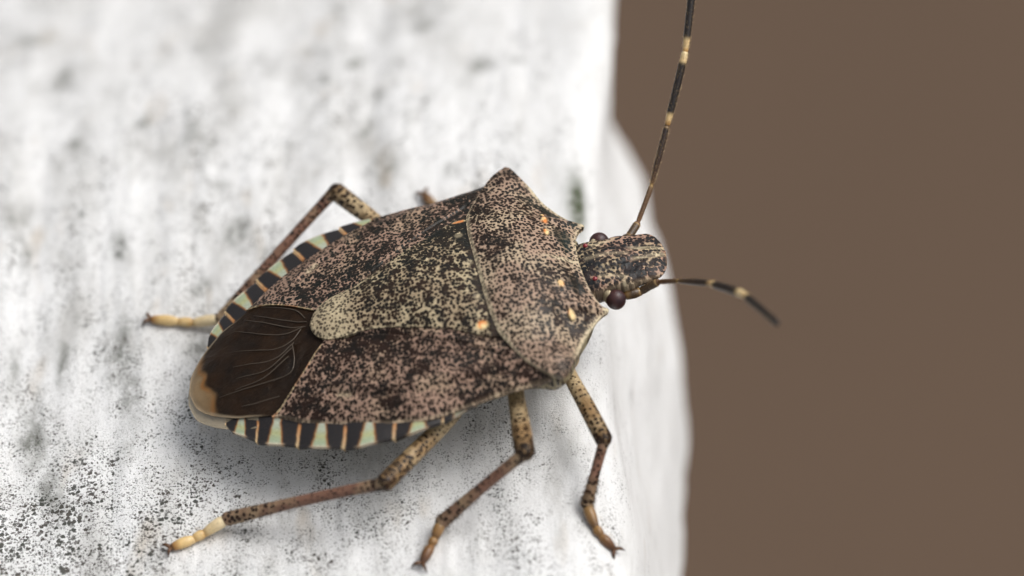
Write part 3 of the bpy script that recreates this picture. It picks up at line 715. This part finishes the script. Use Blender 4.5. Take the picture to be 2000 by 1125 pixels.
# ---- head
def build_head():
    nr, nt_ = 130, 120
    xs = 0.95+2.92*(1-(1-np.linspace(0, 1, nr))**1.5)
    hw = gi(xs, [0.95, 1.5, 1.9, 2.3, 2.42, 2.55, 2.9, 3.25, 3.48, 3.64, 3.76, 3.84, 3.87], [1.02, 1.02, 1.0, 0.96, 1.0, 1.0, 0.92, 0.90, 0.87, 0.76, 0.58, 0.32, 0.04])
    zm = gi(xs, [0.95, 1.6, 2.4, 3.2, 3.87], [2.88, 2.92, 2.93, 2.92, 2.88])
    ztop = gi(xs, [0.95, 1.6, 2.4, 3.2, 3.6, 3.87], [0.36, 0.44, 0.38, 0.24, 0.16, 0.03]); zbot = gi(xs, [0.95, 2.0, 3.0, 3.87], [1.0, 0.85, 0.5, 0.08])
    th = np.linspace(0, 2*math.pi, nt_, endpoint=False); c, s = np.cos(th), np.sin(th)
    X = np.repeat(xs[:, None], nt_, 1); Y = hw[:, None]*np.sign(c)*np.abs(c)**0.9
    Z = zm[:, None]+np.where(s > 0, ztop[:, None]*np.abs(s)**0.9, -zbot[:, None]*np.abs(s)**0.8)
    up = (s > 0)[None]*1.0+0*X
    g1 = dist_seg(X, np.abs(Y), [(2.35, 0.30), (2.9, 0.22), (3.84, 0.12)])
    Z = Z-up*0.05*np.exp(-(g1/0.035)**2)+up*0.03*np.exp(-(Y/0.12)**2)*ss(2.3, 2.8, X)
    Z = Z-up*0.05*np.exp(-((np.abs(Y)-0.52)/0.14)**2)*ss(1.2, 1.6, X)*(1-ss(2.6, 3.0, X))
    Z = Z+up*0.03*fbm(X*2.5, Y*2.5, 81, 3)
    V = np.stack([X, Y, Z], -1).reshape(-1, 3)
    dens = 0.62+0.30*fbm(X*1.5, Y*1.5, 83, 2)
    black = np.clip(0.85*np.exp(-(dist_seg(X, np.abs(Y), [(1.3, 0.42), (2.0, 0.40), (2.75, 0.27), (3.3, 0.2)])/0.065)**2)+0.6*np.exp(-((X-1.45)/0.18)**2-((np.abs(Y)-0.8)/0.25)**2)+0.35*np.exp(-((X-2.35)/0.25)**2-((np.abs(Y)-0.36)/0.14)**2), 0, 0.9)
    pale = np.maximum(0.9*np.exp(-((g1-0.035)/0.03)**2)*ss(2.7, 2.9, X), 0.55*np.exp(-(dist_seg(X, Y, [(1.5, 0.10), (2.1, 0.12), (2.75, 0.02)])/0.07)**2))
    pale = np.maximum(pale, 0.5*np.exp(-(dist_seg(X, np.abs(Y), [(1.8, 0.62), (2.2, 0.68), (2.5, 0.78)])/0.06)**2))
    pale = np.maximum(pale, 0.9*np.exp(-((X-2.42)/0.09)**2-((np.abs(Y)-0.98)/0.09)**2))
    pale = np.maximum(pale, 0.45*np.exp(-((np.abs(Y)-hw[:, None])/0.05)**2)*(1-ss(3.4, 3.7, X)))
    pink = 0.1+0.9*ss(0.45, 0.85, np.abs(Y))*ss(2.9, 3.3, X)
    reg = np.stack([np.clip(dens, 0, 1), 0.28*np.exp(-((X-3.86)/0.06)**2), pale], -1).reshape(-1, 3); reg2 = np.stack([black, 0.12+0*X, pink], -1).reshape(-1, 3)
    F = grid_faces(nr, nt_, wrap=True)+[tuple(range(nt_))[::-1], tuple((nr-1)*nt_+j for j in range(nt_))]
    co = V.copy(); co[:, 2] = 0
    h = mesh_obj('head', V, F, M['head'], bug, co, reg=reg, reg2=reg2)
    h['label'] = 'blunt speckled head with dark red eyes'
    for sd_ in (1, -1):
        a = math.radians(-28)*sd_; rot = [[math.cos(a), -math.sin(a), 0], [math.sin(a), math.cos(a), 0], [0, 0, 1]]
        ellipsoid('eye_socket', (1.90, sd_*1.05, 2.70), (0.16, 0.28, 0.29), M['tint'], h, rot, tint=(0.55, 0.46, 0.30))
        ellipsoid('eye', (2.07, sd_*1.18, 2.70), (0.30, 0.28, 0.33), M['eye'], h)
        ellipsoid('ocellus', (1.60, sd_*0.68, 3.265), (0.075, 0.075, 0.06), M['ocellus'], h, nu=10, nv=14)
    # beak folded under the head
    tube('beak', [(3.5, 0, 2.55), (2.6, 0, 2.1), (1.4, 0, 1.6), (0.0, 0, 1.0)], [0.12, 0.15, 0.12, 0.06], M['leg'], h, reg=lambda t: (0.2, 0, 0), reg2=lambda t: (0, 0, 0), nseg=10, per=6)
    return h
head = build_head()

# ---- antennae
BLK, BRN, CRM, YEL = (0.014, 0.012, 0.012), (0.050, 0.024, 0.013), (0.72, 0.52, 0.26), (0.42, 0.24, 0.06)
SEG_TINT = [
    colramp([(0, (0.16, 0.09, 0.03)), (0.35, (0.05, 0.03, 0.015)), (0.8, (0.10, 0.06, 0.03)), (0.92, (0.45, 0.30, 0.13)), (1, (0.12, 0.06, 0.03))]),
    colramp([(0, (0.20, 0.09, 0.03)), (0.4, (0.10, 0.05, 0.022)), (0.9, (0.13, 0.07, 0.03)), (1, (0.34, 0.22, 0.08))]),
    colramp([(0, (0.30, 0.19, 0.06)), (0.06, (0.13, 0.07, 0.03)), (0.3, BRN), (0.6, (0.03, 0.018, 0.014)), (0.95, (0.02, 0.012, 0.01)), (1, (0.3, 0.2, 0.1))]),
    colramp([(0, (0.10, 0.05, 0.02)), (0.05, (0.55, 0.30, 0.09)), (0.14, CRM), (0.23, CRM), (0.27, BLK), (0.77, BLK), (0.82, CRM), (1, (0.80, 0.64, 0.36))]),
    colramp([(0, (0.55, 0.30, 0.09)), (0.06, CRM), (0.16, CRM), (0.22, BLK), (1, BLK)])]
def antenna(pts, rads, hair):
    base = tube('antenna', [pts[0], np.array(pts[0])*0.5+np.array(pts[1])*0.5, pts[1]], [0.14, 0.16, 0.13], M['tint_gloss'], bug,
                tint=SEG_TINT[0], nseg=14, per=8)
    for k in range(len(pts)-2):
        a, b = np.array(pts[k+1], float), np.array(pts[k+2], float)
        r = rads[k]; prev = np.array(pts[k], float); nxt = np.array(pts[min(k+3, len(pts)-1)], float)
        mid = (a+b)/2+((a+b)/2-(prev+nxt)/2)*0.04
        g = (b-a)*0.012
        tube('antenna_segment', [a+g, a*0.75+mid*0.25+(mid-a)*0.1, mid, b*0.65+mid*0.35, b-g], [r[0]*0.8, r[0]*1.05, r[1], r[1]*1.03, r[1]*0.86], M['tint'], base, tint=SEG_TINT[k], nseg=14, per=8)
        tube_hairs('setae', [a, mid, b], [r[0], r[1], r[1]], 60 if k < 2 else hair, 0.085 if k > 1 else 0.06, 0.006, M['seta'], base, 0.03, 0.97, lean=1.0)
    return base
fa = antenna([(2.80, 0.98, 2.72), (2.96, 1.17, 2.64), (3.33, 1.58, 2.68), (4.01, 2.45, 3.23), (4.87, 3.70, 4.26), (5.91, 5.19, 5.65), (7.0, 7.5, 7.6)],
             [(0.115, 0.12), (0.07, 0.075), (0.068, 0.092), (0.098, 0.112), (0.105, 0.118)], 260)
fa['label'] = 'upright antenna with cream bands'
na = antenna([(2.42, -1.02, 2.60), (2.84, -0.98, 2.58), (3.40, -1.10, 2.95), (3.93, -1.75, 3.52), (4.67, -3.03, 4.58), (5.4, -4.77, 5.76), (5.99, -6.88, 6.61)],
             [(0.12, 0.115), (0.07, 0.075), (0.075, 0.10), (0.11, 0.125), (0.12, 0.11)], 160)
na['label'] = 'antenna held out towards the viewer, cream banded'

# ---- legs
def leg(coxa, body, knee, ankle, tarsus, fr, tr, sr, tar_tint, tib_tint, label, hairy=True):
    coxa, body, knee, ankle = [np.array(v, float) for v in (coxa, body, knee, ankle)]
    mid = (body+knee)/2
    f = tube('leg', [coxa, coxa*0.45+body*0.55, body, mid, knee*0.9+mid*0.1, knee], [0.26, 0.27, fr*0.86, fr, fr*1.06, fr*0.92], M['leg'], bug,
             reg=lambda t: (0.16+0.66*ss(0.30, 0.92, t), 0, 0), reg2=lambda t: (0.25*ss(0.92, 1.0, t), 0, -0.7+1.5*ss(0.35, 0.9, t)), nseg=20, per=12)
    f['label'] = label
    d = (ankle-knee); L = np.linalg.norm(d); d /= L
    k1 = knee+d*0.05; bow = np.array([0, 0, 0.06])*L*0.2
    tp = [k1, knee+d*0.16*L+bow*0.6, knee+d*0.5*L+bow, knee+d*0.82*L+bow*0.4, ankle]
    trr = [tr*1.12, tr*0.95, tr*0.9, tr*1.05, tr*1.15]
    tube('tibia', tp, trr, M['tibia'], f, reg=lambda t: (0.42+0.20*np.exp(-((t-0.08)/0.10)**2)+0.16*np.exp(-((t-0.85)/0.12)**2)-tib_tint*np.exp(-((t-0.5)/0.2)**2), 0, 0),
         reg2=lambda t: (0.45*np.exp(-(t/0.10)**2)+0.12, 0, -0.5+1.5*np.exp(-((t-0.42)/0.25)**2)), nseg=18, per=12)
    if hairy: tube_hairs('setae', [k1, (k1+ankle)/2, ankle], trr, 220, 0.14, 0.009, M['seta_dark'], f, 0.55, 1.0, lean=0.8)
    # tarsus: three joints and a pair of claws
    T = [ankle]+[np.array(v, float) for v in tarsus]
    for k in range(len(T)-1):
        a, b = T[k], T[k+1]; r = sr*(1.0, 0.85, 0.92)[min(k, 2)]
        tube('tarsus', [a, (a+b)/2+np.array([0, 0, 0.02]), b], [r*0.78, r*1.05, r*0.95, r*0.7], M['tint_gloss'], f, tint=tar_tint[min(k, len(tar_tint)-1)], nseg=14, per=10)
    tube_hairs('setae', [T[0], (T[0]+T[-1])/2, T[-1]], [sr*0.9, sr*0.9], 90, 0.09, 0.006, M['seta'], f, 0.05, 0.97, lean=0.8)
    e = T[-1]; dd = T[-1]-T[-2]; dd /= np.linalg.norm(dd); side = np.cross(dd, [0, 0, 1.0]); side /= np.linalg.norm(side)
    for s in (1, -1):
        c = e+dd*0.03
        tube('claw', [c, c+dd*0.13+side*s*0.14+np.array([0, 0, 0.06]), c+dd*0.22+side*s*0.26-np.array([0, 0, 0.07])], [0.065, 0.055, 0.012], M['tint_gloss'], f,
             tint=colramp([(0, (0.16, 0.07, 0.025)), (1, (0.02, 0.012, 0.01))]), nseg=8, per=6)
    return f
def gp(x, y, h): return (x, y, ground_z(x, y)+h)
cream_t = [colramp([(0, (0.42, 0.24, 0.08)), (0.12, (0.80, 0.66, 0.42)), (0.8, (0.80, 0.62, 0.34)), (1, (0.45, 0.26, 0.08))]),
           colramp([(0, (0.50, 0.30, 0.10)), (0.5, (0.76, 0.55, 0.26)), (1, (0.55, 0.32, 0.10))]),
           colramp([(0, (0.72, 0.52, 0.25)), (0.6, (0.75, 0.52, 0.22)), (0.9, (0.40, 0.20, 0.06)), (1, (0.10, 0.05, 0.02))])]
amber_t = [colramp([(0, (0.30, 0.18, 0.07)), (0.6, (0.26, 0.14, 0.05)), (1, (0.10, 0.05, 0.02))]),
           colramp([(0, (0.34, 0.19, 0.06)), (1, (0.16, 0.075, 0.025))]),
           colramp([(0, (0.22, 0.11, 0.035)), (0.6, (0.14, 0.06, 0.022)), (1, (0.07, 0.03, 0.014))])]
leg((-2.6, -1.4, 1.1), (-3.52, -3.31, 1.7), (-5.91, -5.46, 2.0), (-10.6, -4.06, 0.42), [gp(-11.35, -4.20, 0.20), gp(-11.72, -4.30, 0.16), gp(-12.36, -4.44, 0.14)],
    0.27, 0.185, 0.175, cream_t, 0.30, 'hind leg with pale cream foot, stretched back')
leg((-1.2, -1.4, 1.2), (-1.48, -3.15, 1.9), (-1.72, -5.81, 2.3), (-4.51, -6.10, 0.45), [gp(-4.83, -6.50, 0.22), gp(-4.98, -6.72, 0.18), gp(-5.33, -7.16, 0.14)],
    0.29, 0.185, 0.165, amber_t, 0.12, 'middle leg bent under the wing edge')
leg((0.6, -1.2, 1.3), (0.21, -2.53, 1.6), (0.68, -5.27, 1.4), (-0.25, -6.47, 0.14), [gp(-0.16, -7.15, 0.18), gp(-0.05, -7.42, 0.16), gp(0.20, -7.74, 0.13)],
    0.25, 0.165, 0.165, amber_t, 0.0, 'spotted front leg gripping the rounded edge')
leg((-2.6, 1.4, 1.1), (-4.1, 4.5, 2.0), (-5.15, 6.06, 2.25), (-9.43, 3.64, 0.45), [gp(-10.25, 3.95, 0.2), gp(-10.7, 4.15, 0.16), gp(-11.45, 4.50, 0.14)],
    0.27, 0.175, 0.17, cream_t, 0.12, 'hind leg on the far side with raised knee')
leg((-1.2, 1.4, 1.2), (-1.45, 3.4, 1.6), (-1.6, 5.2, 1.0), (-2.1, 6.05, 0.3), [gp(-2.25, 6.35, 0.2), gp(-2.35, 6.6, 0.16), gp(-2.45, 6.95, 0.14)],
    0.28, 0.175, 0.165, amber_t, 0.0, 'middle leg on the far side, mostly hidden')
leg((0.6, 1.2, 1.3), (0.55, 2.2, 1.55), (0.8, 3.4, 1.2), (1.05, 2.55, 0.35), [gp(1.15, 2.75, 0.2), gp(1.2, 3.0, 0.16), gp(1.25, 3.35, 0.14)],
    0.25, 0.165, 0.16, amber_t, 0.0, 'front leg on the far side, tucked under the collar')

for o in bpy.data.objects:
    if '_org' in o: del o['_org']
